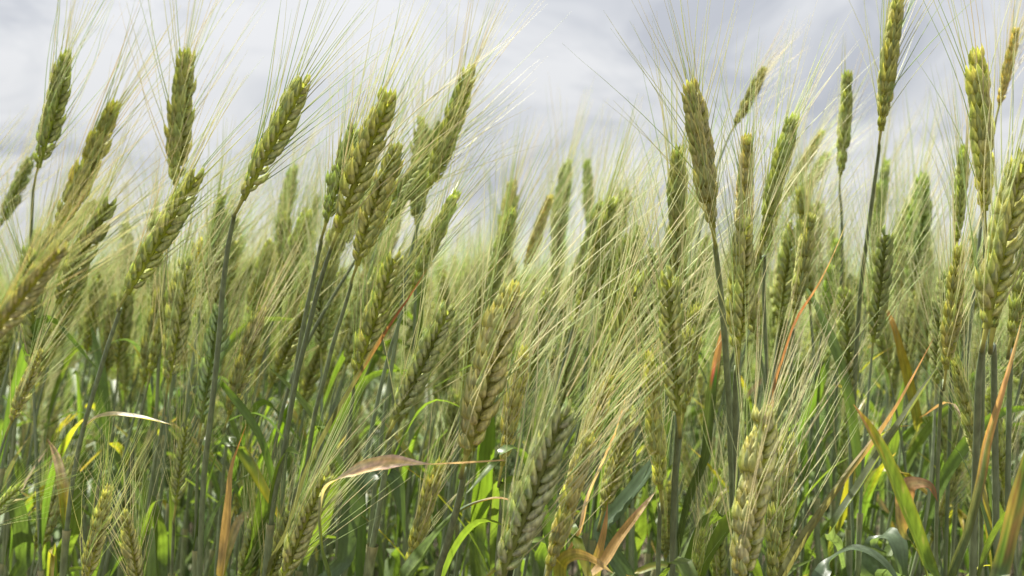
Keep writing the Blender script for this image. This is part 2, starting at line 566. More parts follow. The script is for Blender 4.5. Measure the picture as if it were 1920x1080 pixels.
def low_leaf(o, top, seed, scale=1.0):
    g = np.random.default_rng(seed + 77)
    a = g.random() * 2 * math.pi
    h = np.array([math.cos(a), math.sin(a) * .8, 0])
    l = (.14 + .12 * g.random()) * scale
    up = .65 + .4 * g.random()
    bendy = g.random() ** 3
    p = [top, top + h * l * .12 + np.array([0, 0, l * .45 * up]), top + h * l * .32 + np.array([0, 0, l * .74 * up]), top + h * l * (.5 + .35 * bendy) + np.array([0, 0, l * (.92 - .8 * bendy) * up])]
    k = g.random()
    cols = ((0, GREEN), (.6, LIME), (1, LIME)) if k < .5 else ((0, GREEN), (.55, LIME), (.8, YEL), (1, ORANGE)) if k < .8 else ((0, GLAUC), (1, GREEN)) if k < .9 else ((0, LIME), (.3, YEL), (.6, STRAW), (1, BROWN))
    link('leaf', leaf_shape(spline(p, 22), .005 + .0045 * g.random(), np.array([0, 0, .5]) - h, seed, (0, g.normal(0, 60)), cols=cols, across=5), M_LEAF if k < .9 else M_DRY, o)

# ---- left third
stalk('left_tall', 'tall dark green wheat ear at the left on a thin curved neck against the sky', (72, 312), (128, 84), .88,
      [(61, 382), (58, 440), (52, 530), (38, 660)], roll=60, bend=-.05, ref='the leftmost tall dark ear', tint=(.86, .92, .72), wide=.95)
stalk('left_edge_soft', 'blurred wheat ear cut off by the left edge beside the leftmost tall ear', (2, 420), (62, 285), 1.15, roll=40, tint=(.8, .9, .8))
stalk('left_pair', 'slanting wheat ear with brown awns right of the leftmost tall ear', (108, 425), (222, 182), .92,
      [(85, 480), (60, 560), (40, 680)], roll=80, bend=-.04, tint=(.9, .92, .72), awn_tint=(1, .9, .85), ref='the slanting brown-awned ear at left')
stalk('left_upright', 'upright dark wheat ear with wide fan of awns above the bent-neck ear', (330, 345), (352, 75), .90,
      [(322, 400), (310, 500), (300, 640)], roll=70, bend=.03, spread=1.5, tint=(.86, .9, .72), ref='the upright wide-fanned dark ear')
stalk('bent_neck', 'leaning wheat ear on a dark stem with a hooked bend just below it', (240, 548), (382, 305), .74,
      [(226, 580), (205, 640), (185, 705), (160, 790), (142, 870), (130, 950), (118, 1080)], roll=35, bend=.0, dz=.01, tint=(.95, 1, .85), r=.0015, ref='the ear on the hooked dark neck')
stalk('near_blur', 'big out of focus wheat ear closest to the camera at the left edge', (-25, 645), (128, 445), .47,
      [(-90, 700), (-150, 800), (-190, 1000)], roll=30, awn=1.25, tint=(1.03, 1, .98), awn_tint=(1.05, .95, .8), wind=.2)
stalk('front_lean', 'sharp leaning wheat ear with grey-green husks and a long smooth dark stem', (456, 372), (582, 128), .70,
      [(440, 400), (428, 460), (418, 540), (412, 620), (402, 720), (392, 810), (382, 900), (374, 1080)], roll=30, bend=-.02, tint=(.95, 1, .9), r=.0017, spread=1.1, awn_tint=(.85, .88, .8), ref='the sharp leaning grey-green ear')
stalk('left_mid_a', 'soft wheat ear on a dark stem low at the left, right of its twin', (316, 715), (352, 470), .88,
      [(312, 745), (300, 820), (285, 900), (262, 1080)], roll=50, ref='the lower-left twin ears')
stalk('left_mid_b', 'softer wheat ear on a dark stem low at the left, left twin of a pair', (270, 710), (318, 500), 1.0,
      [(268, 745), (255, 830), (240, 930), (225, 1080)], roll=70, tint=(.9, .9, .8))
stalk('behind_stem', 'grey-green wheat ear half covered by the long smooth dark stem', (378, 790), (418, 555), .82,
      [(376, 830), (370, 900), (366, 1080)], roll=10, tint=(.8, .95, 1.0), wind=.02)
stalk('low_grey', 'small grey wheat ear low at left beside the dark stem pair', (330, 945), (352, 780), .82, [(326, 990), (322, 1080)], roll=15, tint=(.85, .95, .9))
stalk('low_left_brush', 'wheat ear low at left with upright yellow awns like a brush', (160, 1090), (205, 905), .66, roll=70, wind=.05, awn_tint=(1, 1.02, .75), spread=1.3, tint=(1.05, 1.05, 1))
stalk('low_left_corner', 'blurred pale ear at the lower left edge with awns crossing rightwards', (-60, 1010), (45, 905), .58, roll=20, wind=.55, tint=(.9, 1, .9), awn_tint=(.95, 1, .8))
stalk('low_left_second', 'wheat ear at the bottom left beside the brush-like awns', (262, 1120), (232, 950), .70, roll=40, wind=.02, tint=(1, 1, .95))
stalk('left_backlit', 'backlit soft ear behind the hooked dark neck at left', (100, 660), (165, 470), 1.05, roll=30, tint=(.85, .95, .8))
stalk('left_yellow_tip', 'yellowish wheat ear right of the leaning ear on the hooked neck', (338, 620), (372, 440), .98, roll=50, tint=(1.1, 1.05, .8))
stalk('left_blade_ear', 'soft ear close above the pale dried leaf at lower left', (22, 790), (78, 650), .80, roll=60)
stalk('mid_soft_a', 'blurred upright ear between the sharp leaning ear and the dark twin stems', (522, 470), (552, 302), 1.30, roll=60, tint=(.85, .95, .85))
stalk('mid_soft_b', 'awny ear low between the dark stems at left centre, pale husks', (430, 775), (492, 570), .84, [(428, 800), (420, 880), (405, 1080)], roll=60, tint=(1, 1, .95), wind=.18)
# ---- centre
stalk('plump_hero', 'sharp plump wheat ear with golden kernels on the right one of the twin stems', (634, 432), (738, 158), .68,
      [(622, 462), (606, 510), (592, 560), (575, 630), (558, 700), (545, 770), (530, 860), (512, 950), (498, 1080)], roll=22, bend=.03, wide=1.1, tint=(1.03, 1.07, .85), r=.0015, ref='the plump golden-kernelled ear')
stalk('plump_twin', 'ear hidden behind the plump golden ear, on the left twin stem', (612, 415), (668, 220), .74,
      [(603, 450), (588, 520), (573, 590), (560, 660), (548, 740), (536, 840), (520, 1080)], roll=40, tint=(.9, 1, .9), r=.0015)
stalk('comb_awns', 'wheat ear right of the plump golden ear with awns combed like a feather', (670, 495), (752, 258), .74,
      [(660, 530), (645, 580), (626, 640), (608, 710), (592, 770), (580, 840), (560, 960), (545, 1080)], roll=-15, bend=.04, wide=1.05, tint=(1.05, 1.05, .9), spread=1.25, r=.0014, ref='the feather-awned ear')
stalk('centre_high', 'dark slender wheat ear highest of the centre, awns crossing over it', (805, 350), (886, 115), .84, roll=65, bend=-.04, tint=(.92, .94, .7), spread=1.2, awn_tint=(.95, .92, .85), ref='the highest slender ear of the centre')
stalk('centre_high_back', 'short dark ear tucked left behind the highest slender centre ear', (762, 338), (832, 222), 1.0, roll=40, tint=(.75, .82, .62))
stalk('centre_spiky', 'spiky olive ear leaning right below the highest centre ear', (775, 540), (862, 350), .80, roll=85, bend=.03, wide=1.1, tint=(.95, 1, .85), spread=1.25, ref='the spiky olive centre ear')
stalk('centre_low_beads', 'wheat ear with rows of bead-like kernels beside the diagonal dark leaf', (668, 700), (748, 458), .79, [(664, 720), (655, 800), (640, 920), (630, 1080)], roll=20, tint=(1, 1, .85), ref='the bead-kernelled centre ear')
stalk('centre_yellow_blue', 'ear with yellow kernels in blue-grey husks pointing down left, centre', (742, 785), (850, 555), .74, [(736, 806), (726, 860), (712, 950), (690, 1080)], roll=10, bend=-.04, wide=1.12, tint=(.95, 1.0, 1.0), spread=1.2, r=.002, ref='the yellow and blue-grey kernelled ear')
stalk('centre_front', 'sharp tan wheat ear at the centre above a pale bead-like node and pink dried leaf', (876, 848), (968, 512), .60,
      [(871, 880), (862, 930), (848, 985), (832, 1040), (818, 1090)], roll=40, bend=.04, wide=1.25, tint=(1.04, 1.03, .98), spread=1.3, wind=.2, r=.002, n_awn=1.4, ref='the sharp tan centre ear')
stalk('centre_bottom_big', 'largest sharp ear at the bottom centre, blue-grey husks in two braided rows', (938, 1085), (1066, 735), .56, roll=12, bend=-.03, wide=1.0, tint=(.95, .98, 1.12), wind=.15, awn=.95, n_awn=2.1, ref='the largest braided bottom ear')
stalk('centre_bottom_right', 'pale open-husked ear right of the largest braided ear at the bottom', (1030, 1065), (1108, 800), .60, [(1022, 1110)], roll=80, wide=1.15, tint=(1.1, 1.06, .95), wind=.16, n_awn=2.0)
stalk('centre_slim', 'slim yellow-green ear right beside the sharp tan centre ear', (942, 870), (985, 640), .72, [(940, 910), (938, 970), (930, 1080)], roll=70, tint=(1.05, 1.05, .9), wind=.25, r=.0013)
stalk('centre_bottom_soft', 'brownish shaded ear at the bottom, left of the sharp tan ear stem', (765, 1060), (828, 855), .78, roll=70, tint=(.95, .95, .8), wind=.12)
stalk('bottom_left_beads', 'beaded ear with yellow kernels at the bottom under the pink dried leaf bend', (528, 1090), (618, 865), .66, roll=20, wide=1.1, tint=(1, 1.02, .95), wind=.22, n_awn=2.0)
stalk('far_soft_a', 'blurred ear against the sky right of centre, leaning right, dark tip', (1040, 480), (1066, 290), 1.35, roll=50, tint=(.8, .9, .75), ref='the blurred leaning sky-line ear')
stalk('far_soft_b', 'blurred short dark ear alone against the sky right of centre', (1106, 430), (1100, 292), 1.55, roll=60, tint=(.85, .95, .65), awn=.6, ref='the lone short blurred sky-line ear')
stalk('far_soft_c', 'blurred wide ear below the lone short dark one, with orange fleck', (1120, 560), (1172, 345), 1.10, roll=20, wide=1.2, tint=(.8, .92, .7), ref='the blurred wide sky-line ear')
stalk('far_soft_d', 'blurred ear at the centre behind thick pale awns', (944, 500), (962, 330), 1.35, roll=30, tint=(.9, .95, .8))
stalk('far_soft_e', 'blurred brown-tinted ear leaning right in the centre awns', (985, 500), (1035, 360), 1.25, roll=70, tint=(1, .9, .75))
stalk('awn_veil', 'dark kernelled ear hidden behind a veil of straw awns right of centre', (1098, 800), (1200, 500), .72, roll=15, bend=-.03, tint=(.9, .95, .8), wind=.22, spread=1.3, n_awn=2.0, awn=1.0, ref='the ear behind the veil of awns')
stalk('awn_veil_front', 'pale ear whose long straw awns sweep up right of centre', (1075, 905), (1150, 690), .66, roll=60, wind=.22, spread=1.3, n_awn=2.0, awn=1.1, awn_tint=(1.05, 1.0, .85), tint=(1.05, 1, .9))
stalk('lower_right_c', 'short ear beside the orange dried leaf, pointing up right', (1132, 955), (1188, 755), .74, [(1126, 985), (1118, 1080)], roll=20, wide=1.1, tint=(1, 1, .9))
# ---- right half
stalk('right_front', 'sharp thick wheat ear with radiating awns on a dark leaning stem', (1336, 425), (1292, 140), .67,
      [(1340, 455), (1348, 520), (1356, 600), (1362, 680), (1367, 760), (1371, 860), (1374, 960), (1376, 1080)], roll=60, bend=-.02, wide=1.2, tint=(.98, .95, .88), wind=-.02, spread=1.9, r=.0019, awn_tint=(.85, .88, .72), ref='the thick ear with radiating awns')
stalk('right_braid', 'sharp narrow ear with two neat rows of yellow kernels and pale margins', (1272, 775), (1252, 492), .64,
      [(1272, 800), (1268, 850), (1264, 930), (1260, 1080)], roll=-8, bend=.03, tint=(1.05, 1.08, .9), wind=.0, r=.0018, ref='the neat two-rowed yellow ear')
stalk('right_low_open', 'open-husked yellow-green ear left below the neat two-rowed ear', (1238, 915), (1215, 650), .66, [(1238, 945), (1236, 1000), (1234, 1080)], roll=75, tint=(1.08, 1.1, .95), wind=.0, r=.0014)
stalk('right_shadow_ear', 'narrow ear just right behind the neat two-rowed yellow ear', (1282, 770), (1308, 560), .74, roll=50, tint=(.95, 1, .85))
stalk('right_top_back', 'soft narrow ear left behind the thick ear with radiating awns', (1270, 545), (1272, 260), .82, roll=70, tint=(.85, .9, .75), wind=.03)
stalk('right_tan', 'tan spiky-husked ear right beside the thick ear with radiating awns', (1392, 470), (1402, 240), .74, roll=85, wide=1.2, tint=(1.1, 1.0, .92), spread=1.4, wind=.03, ref='the tan spiky right ear')
stalk('right_green_braid', 'sharp braided green ear below the tan spiky ear, yellow kernels at base', (1384, 655), (1396, 395), .66, [(1381, 690), (1378, 760), (1380, 860), (1382, 1080)], roll=30, wide=1.12, tint=(1.0, 1.05, .9), wind=.03, r=.002, ref='the braided green right ear')
stalk('right_dark_neck', 'olive ear on a thin dark green neck right of the tan spiky ear', (1432, 448), (1492, 205), .76,
      [(1434, 480), (1432, 540), (1434, 610), (1438, 700), (1440, 860), (1440, 1080)], roll=65, bend=.05, wide=1.1, tint=(.9, .95, .8), spread=1.2, r=.0013, ref='the thin-necked olive ear')
stalk('right_high_blur', 'blurred brown-awned ear leaning right, high above the tan spiky ear', (1378, 235), (1438, 120), 1.05, roll=50, tint=(.85, .82, .68), awn_tint=(1, .9, .8), wind=.2)
stalk('right_blur_pair_a', 'upper of two blurred pale ears leaning right before the sky', (1470, 375), (1545, 240), 1.15, roll=60, tint=(1, 1.0, .85), wind=.2)
stalk('right_blur_pair_b', 'lower of two blurred pale ears leaning right before the sky', (1482, 405), (1558, 280), 1.2, roll=40, tint=(1, 1.05, .85), wind=.2)
stalk('right_slim_sky', 'straight nearly awnless slim ear with pale edge against the sky', (1576, 325), (1590, 120), .98, [(1578, 400), (1578, 500), (1572, 640)], roll=88, tint=(.9, 1.0, .85), n_awn=.5, awn=.5, wide=.9, ref='the straight nearly awnless slim ear')
stalk('right_tallest', 'tallest wheat ear touching the top edge on a long bare curved stem', (1652, 242), (1688, -25), .80,
      [(1649, 275), (1640, 340), (1628, 430), (1616, 520), (1609, 600), (1604, 690), (1600, 800), (1594, 940), (1590, 1080)], roll=75, bend=.03, wide=1.0, tint=(1.05, 1.02, .85), spread=1.5, r=.0015, n_awn=1.5, ref='the tallest ear touching the top edge')
stalk('right_soft_a', 'blurred green ear right of the long bare curved stem', (1636, 470), (1664, 292), 1.30, roll=60, tint=(.85, 1.0, .75), ref='the blurred bare-stem neighbour')
stalk('right_soft_b', 'blurred broad ear with white edge below the sky gap at right', (1712, 545), (1732, 315), 1.12, roll=20, wide=1.15, tint=(.9, 1.02, .8), ref='the blurred broad white-edged ear')
stalk('right_soft_c', 'blurred ear left of the broad white-edged ear, its twin', (1680, 560), (1702, 380), 1.2, roll=50, tint=(.9, 1.0, .78))
stalk('right_spiky_mid', 'spiky ear in focus with pale bristling tip, right of the thin dark neck', (1490, 585), (1522, 392), .80, [(1488, 620), (1482, 720), (1476, 860)], roll=85, wide=1.2, tint=(1, 1, .88), spread=1.5, wind=.05)
stalk('right_low_pale', 'large pale bristly ear at the bottom right of centre', (1392, 1085), (1438, 745), .58, roll=35, wide=1.3, bend=.03, tint=(1.14, 1.13, 1.2), wind=.12, n_awn=2.1, ref='the large pale bristly bottom ear')
stalk('right_low_pale_b', 'yellowish ear at the bottom directly right of the large pale bristly ear', (1452, 1090), (1478, 800), .64, roll=40, tint=(1.05, 1.05, .95), wind=.08, n_awn=2.0)
stalk('bottom_small', 'small bright ear at the bottom edge with thin upright awns', (1302, 1120), (1318, 985), .74, roll=60, tint=(1.15, 1.2, .9), wind=.06, spread=1.3)
stalk('right_bent_tip', 'sharp ear with a bent bare tip near the right edge against the sky', (1846, 392), (1828, 75), .66, [(1848, 430), (1846, 520)], roll=55, bend=-.04, wide=1.12, tint=(1.1, 1.08, .88), n_awn=1.0, wind=.0, ref='the bent-tipped ear at right')
stalk('right_straw', 'straw-coloured ear cut by the right edge behind the bent-tipped ear', (1874, 195), (1908, 45), .90, roll=60, tint=(1.2, 1.05, .95), awn_tint=(1.1, 1.02, .95), n_awn=3, wind=.05)
stalk('right_edge_big', 'big braided ear with deep yellow kernels filling the right edge', (1850, 612), (1918, 268), .58, [(1845, 640), (1836, 700), (1832, 800), (1828, 920), (1824, 1080)], roll=12, wide=.92, tint=(1.05, 1.08, .95), wind=.05, r=.0020, ref='the big right-edge ear')
stalk('right_edge_stem', 'narrow ear with a thick grey-green stem close behind the big braided right ear', (1862, 618), (1892, 400), .66, [(1863, 650), (1864, 740), (1866, 860), (1868, 1080)], roll=60, tint=(1, 1.05, .85), r=.0021)
stalk('right_edge_last', 'ear leaving the picture at the right edge on a dark stem', (1898, 628), (1950, 380), .64, [(1896, 660), (1892, 760), (1890, 900), (1888, 1080)], roll=40, tint=(1, 1.08, .85), r=.0016)
stalk('right_narrow', 'narrow ear with many upright awns left behind the bent-tipped ear', (1794, 450), (1808, 265), .82, [(1790, 520), (1786, 640)], roll=70, tint=(.95, 1.05, .85), wind=-.06, n_awn=2.1, ref='the upright narrow right-hand ear')
stalk('right_small_collar', 'ear above a knobbly yellow collar left of the thick right stems', (1774, 690), (1800, 450), .68, [(1769, 712), (1764, 750), (1760, 830), (1757, 940), (1754, 1080)], roll=50, tint=(1.08, 1.08, .9), wind=.0, r=.0012, ref='the ear above the knobbly yellow collar')
stalk('right_leaning_left', 'olive ear leaning left in the shade between the thick right stems', (1832, 862), (1788, 660), .70, [(1836, 890), (1840, 980), (1838, 1080)], roll=70, wide=1.05, tint=(.95, .98, .85), wind=-.04)
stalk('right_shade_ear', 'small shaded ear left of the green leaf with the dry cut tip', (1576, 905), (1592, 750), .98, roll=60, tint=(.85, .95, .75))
stalk('right_gap_ear', 'soft green ear half way up behind the reddish dried leaf at right', (1545, 600), (1572, 440), 1.0, roll=50, tint=(.9, 1.05, .8))

# ------------------------------------------------------------------ the leaves that stand out, each on its own stalk
def blade(key, pts, width, cols, label=None, normal=(0, -1, .3), twist=(0, 0), edge=None, fold=.2, taper=.5, seed=1, join=True, spots=0.0, base_w=.6, curl=0.0, ns=36, wprof=None):
    o, curve, root, zs = STALKS[key]
    p = [P(*q) for q in pts]
    if join:
        z = max(.05, p[0][2] - .07)
        st = curve[np.argmin(np.abs(curve[:, 2] - z))] + root
        p = [st, st * .55 + p[0] * .45 + np.array([0, 0, .01])] + p
    full = spline(p, 400)
    if join:                                  # few rings down in the crowd, most of them in the part that shows
        k0 = int(np.argmin(np.linalg.norm(full - p[2], axis=1)))
        full = np.concatenate([full[np.linspace(0, k0, ns // 5).astype(int)][:-1], full[np.linspace(k0, 399, ns).astype(int)]])
    else:
        full = full[np.linspace(0, 399, ns).astype(int)]
    c = full - root
    dry = all(q[1][0] > 1.2 * q[1][1] for q in cols[-2:])
    b = link('leaf', leaf_shape(c, width, normal, seed, twist, fold, cols, edge, taper, base_w, 9, spots, curl, wprof), M_DRY if dry else M_LEAF, o)
    if label:
        b['label'] = label
    return b

DULL = np.array((.13, .15, .07))
blade('plump_twin', [(618, 1100, .62), (606, 1030, .62), (602, 960, .615), (612, 915, .61), (645, 893, .605), (690, 876, .60), (740, 868, .595), (800, 871, .59), (870, 868, .585), (945, 863, .58)],
      .0125, ((0, GREEN), (.30, LIME), (.46, np.array((.40, .38, .20))), (.52, STRAW), (.58, np.array((.62, .50, .32))), (.66, np.array((.56, .37, .18))), (.76, np.array((.60, .47, .34))), (1, np.array((.55, .42, .32)))), 'pink and orange dried leaf bent flat at the centre',
      normal=(.05, -.62, .78), twist=(75, 75, 75, 75, 70, 45, 5, 0, 40, 70, 80), fold=.2, seed=3, ns=60, wprof=(.4, .4, .45, .5, .55, .7, 1, .8, .32, .18, .1))
blade('lower_right_c', [(1080, 1110, .62), (1128, 1062, .62), (1160, 1012, .62), (1195, 965, .62), (1232, 918, .625)], .0072, ((0, YEL), (.4, ORANGE), (.8, ORANGE), (1, STRAW)),
      'orange dried leaf standing up to a point', normal=(-.5, -.8, .2), twist=(70, 20, 5), fold=.3, taper=.55, seed=4)
blade('lower_right_c', [(1060, 1120, .60), (1050, 1062, .60), (1075, 1040, .60), (1110, 1048, .605), (1150, 1075, .61)], .007, ((0, GREEN), (.5, YEL), (.8, ORANGE), (1, STRAW)), 'short orange leaf curled over at the bottom',
      normal=(0, -.8, .5), fold=.15, seed=5, base_w=.9)
blade('right_tallest', [(1768, 1130, .60), (1740, 1060, .60), (1712, 985, .60), (1685, 920, .60), (1655, 850, .60), (1625, 795, .60), (1600, 758, .60)], .0100,
      ((0, LIME), (.6, np.array((.15, .24, .03))), (.8, np.array((.15, .22, .035))), (.9, YEL), (.96, np.array((.36, .2, .11))), (1, np.array((.36, .2, .11)))), 'spotted green leaf with a dry reddish cut tip', normal=(.62, -.75, -.05), twist=(0, 8, 0), edge=YEL, fold=.3, taper=.75, seed=6, spots=.05)
blade('right_low_pale_b', [(1462, 1110, .62), (1500, 1035, .62), (1545, 962, .625), (1595, 890, .63), (1640, 830, .635), (1690, 750, .64), (1750, 635, .65)], .0088,
      ((0, DULL), (.5, np.array((.22, .22, .10))), (.7, np.array((.34, .24, .12))), (1, np.array((.36, .22, .13)))), 'long rolled leaf crossing diagonally to a brown tip', normal=(-.6, -.6, .5), twist=(30, 60), fold=.8, taper=.25, seed=7)
blade('right_tallest', [(1560, 1000, .74), (1612, 915, .74), (1662, 838, .745), (1710, 765, .75), (1762, 682, .755)], .0080, ((0, GLAUC), (.6, DULL), (1, DULL)),
      'dull grey-green rolled leaf leaning right', normal=(-.6, -.6, .5), twist=(20, 40), fold=.7, taper=.7, seed=8)
blade('right_low_pale', [(1440, 900, .66), (1452, 740, .66), (1470, 670, .66), (1495, 600, .665), (1532, 540, .67), (1562, 480, .675), (1590, 410, .68)], .0062,
      ((0, GREEN), (.4, np.array((.26, .16, .08))), (.7, REDDISH), (1, STRAW)), 'thin reddish dried leaf rising among the awns', normal=(-.6, -.7, .3), twist=(50, 70), fold=.5, taper=.3, seed=9)
blade('behind_stem', [(412, 1090, .74), (424, 1010, .74), (432, 930, .74), (438, 870, .74), (462, 795, .74)], .0085, ((0, YEL), (.3, ORANGE), (.75, ORANGE), (1, np.array((.45, .14, .05)))),
      'upright orange dried leaf at left', normal=(-.2, -.95, .1), twist=(40, 20, 60), fold=.4, taper=.45, seed=10)
blade('plump_hero', [(540, 1000, .70), (575, 890, .70), (620, 800, .70), (665, 722, .705), (700, 665, .71), (740, 600, .715), (770, 555, .72), (800, 505, .725)], .0085,
      ((0, DULL), (.62, np.array((.11, .125, .06))), (.74, np.array((.2, .13, .06))), (.82, np.array((.27, .11, .07))), (1, REDDISH)), 'dark rolled leaf leaning right to a red tip', normal=(-.7, -.6, .3), twist=(20, 40), fold=.7, taper=.5, seed=11)
blade('right_edge_stem', [(1780, 1100, .60), (1812, 1000, .60), (1838, 900, .60), (1850, 830, .60), (1875, 745, .60), (1900, 660, .60), (1918, 590, .60)], .0048,
      ((0, GREEN), (.5, DULL), (.68, ORANGE), (.8, np.array((.4, .24, .15))), (1, STRAW)), 'leaf with an orange folded middle and pink tip', normal=(.7, -.6, .2), twist=(30, 60, 40), fold=.5, taper=.5, seed=12)
blade('right_edge_last', [(1862, 1130, .54), (1880, 1060, .54), (1898, 985, .54), (1918, 900, .54), (1935, 800, .54)], .008, ((0, LIME), (.4, GREEN), (.6, np.array((.3, .24, .08))), (.8, GREEN), (1, YEL)),
      'orange and green streaked leaf at the right edge', normal=(-.2, -.9, .2), twist=(10, 30), edge=ORANGE, fold=.35, taper=.6, seed=13)
blade('right_tallest', [(1530, 1110, .70), (1552, 1058, .70), (1590, 1030, .69), (1628, 1034, .68), (1665, 1062, .67), (1695, 1110, .66)], .0105, ((0, GLAUC), (1, GLAUC)), 'drooping grey-green leaf with a bright back', normal=(0, -.3, 1), fold=.15, seed=14)
blade('right_shade_ear', [(1630, 1100, .80), (1640, 1030, .80), (1655, 1002, .79), (1680, 1010, .78), (1692, 1060, .77), (1695, 1110, .77)], .016, ((0, GLAUC), (1, GLAUC)), normal=(0, -.5, .8), fold=.1, seed=15)
blade('plump_hero', [(640, 1060, .78), (655, 980, .78), (675, 915, .78), (705, 888, .78), (740, 898, .78), (752, 950, .775), (760, 1010, .77)], .0135, ((0, GLAUC), (1, GREEN)), 'dark drooping leaf behind the pink dried one', normal=(0, -.6, .7), fold=.12, seed=16)
blade('centre_bottom_soft', [(750, 1100, .66), (790, 1040, .66), (835, 985, .66), (870, 955, .66), (905, 940, .66), (940, 935, .66), (985, 950, .66)], .012, ((0, GREEN), (.45, LIME), (.7, GREEN), (.85, ORANGE), (1, ORANGE)),
      'green leaf arching to an orange end', normal=(.1, -.75, .6), twist=(10, 40, 65, 40), fold=.25, seed=17)
blade('right_small_collar', [(1700, 1000, .66), (1695, 940, .66), (1702, 912, .66), (1722, 905, .66), (1745, 912, .66), (1758, 940, .66)], .0105, ((0, LIME), (.5, ORANGE), (.8, np.array((.3, .2, .1))), (1, BROWN)), 'small curled leaf with a brown edge', normal=(0, -.7, .6), fold=.1, seed=18, base_w=.9)
blade('right_soft_b', [(1720, 800, .95), (1705, 720, .95), (1690, 660, .95), (1672, 600, .95), (1645, 552, .95)], .0085, ((0, LIME), (.55, YEL), (.7, np.array((.3, .26, .05))), (.85, ORANGE), (1, np.array((.45, .2, .12)))), 'yellow-green leaf with an orange tip', normal=(.3, -.9, .2), twist=(10, 60), fold=.3, taper=.4, seed=19)
blade('right_top_back', [(1322, 860, .80), (1330, 780, .80), (1338, 710, .80), (1350, 640, .80), (1356, 600, .80)], .0075, ((0, GREEN), (.62, GREEN), (.72, ORANGE), (1, np.array((.46, .24, .13)))), 'flat orange dried blade', normal=(-.2, -.95, .1), twist=(30, 0), fold=.25, taper=.5, seed=20)
blade('bent_neck', [(160, 800, .79), (182, 784, .785), (215, 779, .78), (265, 784, .775), (325, 797, .77)], .0070, ((0, STRAW), (.5, np.array((.5, .42, .26))), (1, np.array((.52, .40, .27)))), 'pale dried leaf lying level', normal=(0, -.5, .8), twist=(0, 40), fold=.4, seed=21, join=False)
blade('centre_slim', [(895, 1010, .90), (902, 930, .90), (908, 870, .90), (914, 800, .90), (925, 720, .90)], .0165, ((0, LIME), (1, np.array((.13, .24, .02)))), 'bright green backlit leaf', normal=(.5, -.85, -.1), fold=.15, taper=.6, seed=23)
blade('awn_veil_front', [(1088, 1000, .62), (1105, 930, .62), (1130, 870, .62), (1155, 810, .62), (1175, 740, .62)], .0058, ((0, ORANGE), (.5, STRAW), (1, np.array((.5, .3, .18)))), 'thin pinkish dried leaf', normal=(-.6, -.7, .3), twist=(30, 70), fold=.5, taper=.3, seed=24)
blade('lower_right_c', [(1112, 1110, .64), (1122, 1050, .64), (1135, 990, .64), (1140, 940, .64)], .0070, ((0, LIME), (.35, YEL), (.6, ORANGE), (1, np.array((.4, .2, .12)))), 'yellow-based leaf with an orange tip', normal=(0, -1, .1), twist=(20, 50), fold=.35, taper=.35, seed=25)
blade('right_low_open', [(1130, 1000, .74), (1165, 950, .74), (1200, 905, .74), (1232, 860, .74), (1262, 800, .74)], .014, ((0, GLAUC), (1, GLAUC)), normal=(-.5, -.7, .5), twist=(0, 30), fold=.25, seed=26)
blade('plump_twin', [(455, 940, .92), (480, 890, .92), (505, 840, .92), (528, 790, .92), (550, 740, .92)], .013, ((0, LIME), (1, np.array((.14, .26, .02)))), 'bright green backlit leaf leaning right', normal=(.7, -.7, -.1), fold=.2, seed=27)
for kk, x0, y0, x1, y1, dd, w, cc in (('mid_soft_b', 468, 1060, 505, 860, .86, .012, LIME), ('centre_low_beads', 560, 1060, 650, 860, .92, .014, LIME), ('bottom_left_beads', 660, 1060, 640, 850, .90, .012, GREEN),
                                  ('right_green_braid', 1440, 1050, 1400, 850, .92, .014, LIME), ('right_braid', 1310, 1040, 1345, 880, .90, .013, LIME), ('lower_right_c', 1180, 1060, 1215, 900, .95, .013, LIME),
                                  ('right_gap_ear', 1500, 800, 1560, 660, .95, .012, LIME), ('right_shade_ear', 1555, 1010, 1610, 850, .90, .012, YEL), ('low_grey', 300, 1060, 270, 880, .95, .014, LIME),
                                  ('low_left_second', 120, 1060, 150, 850, .95, .013, LIME), ('right_soft_c', 1650, 900, 1700, 700, 1.0, .014, LIME), ('right_leaning_left', 1880, 1040, 1850, 880, .84, .012, LIME),
                                  ('left_blade_ear', 40, 1060, 25, 880, .90, .014, GREEN), ('centre_bottom_right', 1010, 1060, 1050, 900, .90, .014, LIME)):
    blade(kk, [(x0, y0, dd), ((x0 * 2 + x1) / 3 + 6, (y0 * 2 + y1) / 3, dd), ((x0 + x1 * 2) / 3, (y0 + y1 * 2) / 3, dd), (x1, y1, dd + .01)], w, ((0, GREEN), (.5, cc), (1, cc)), normal=(.65, -.72, -.1), twist=(0, 20), fold=.2, seed=x0)

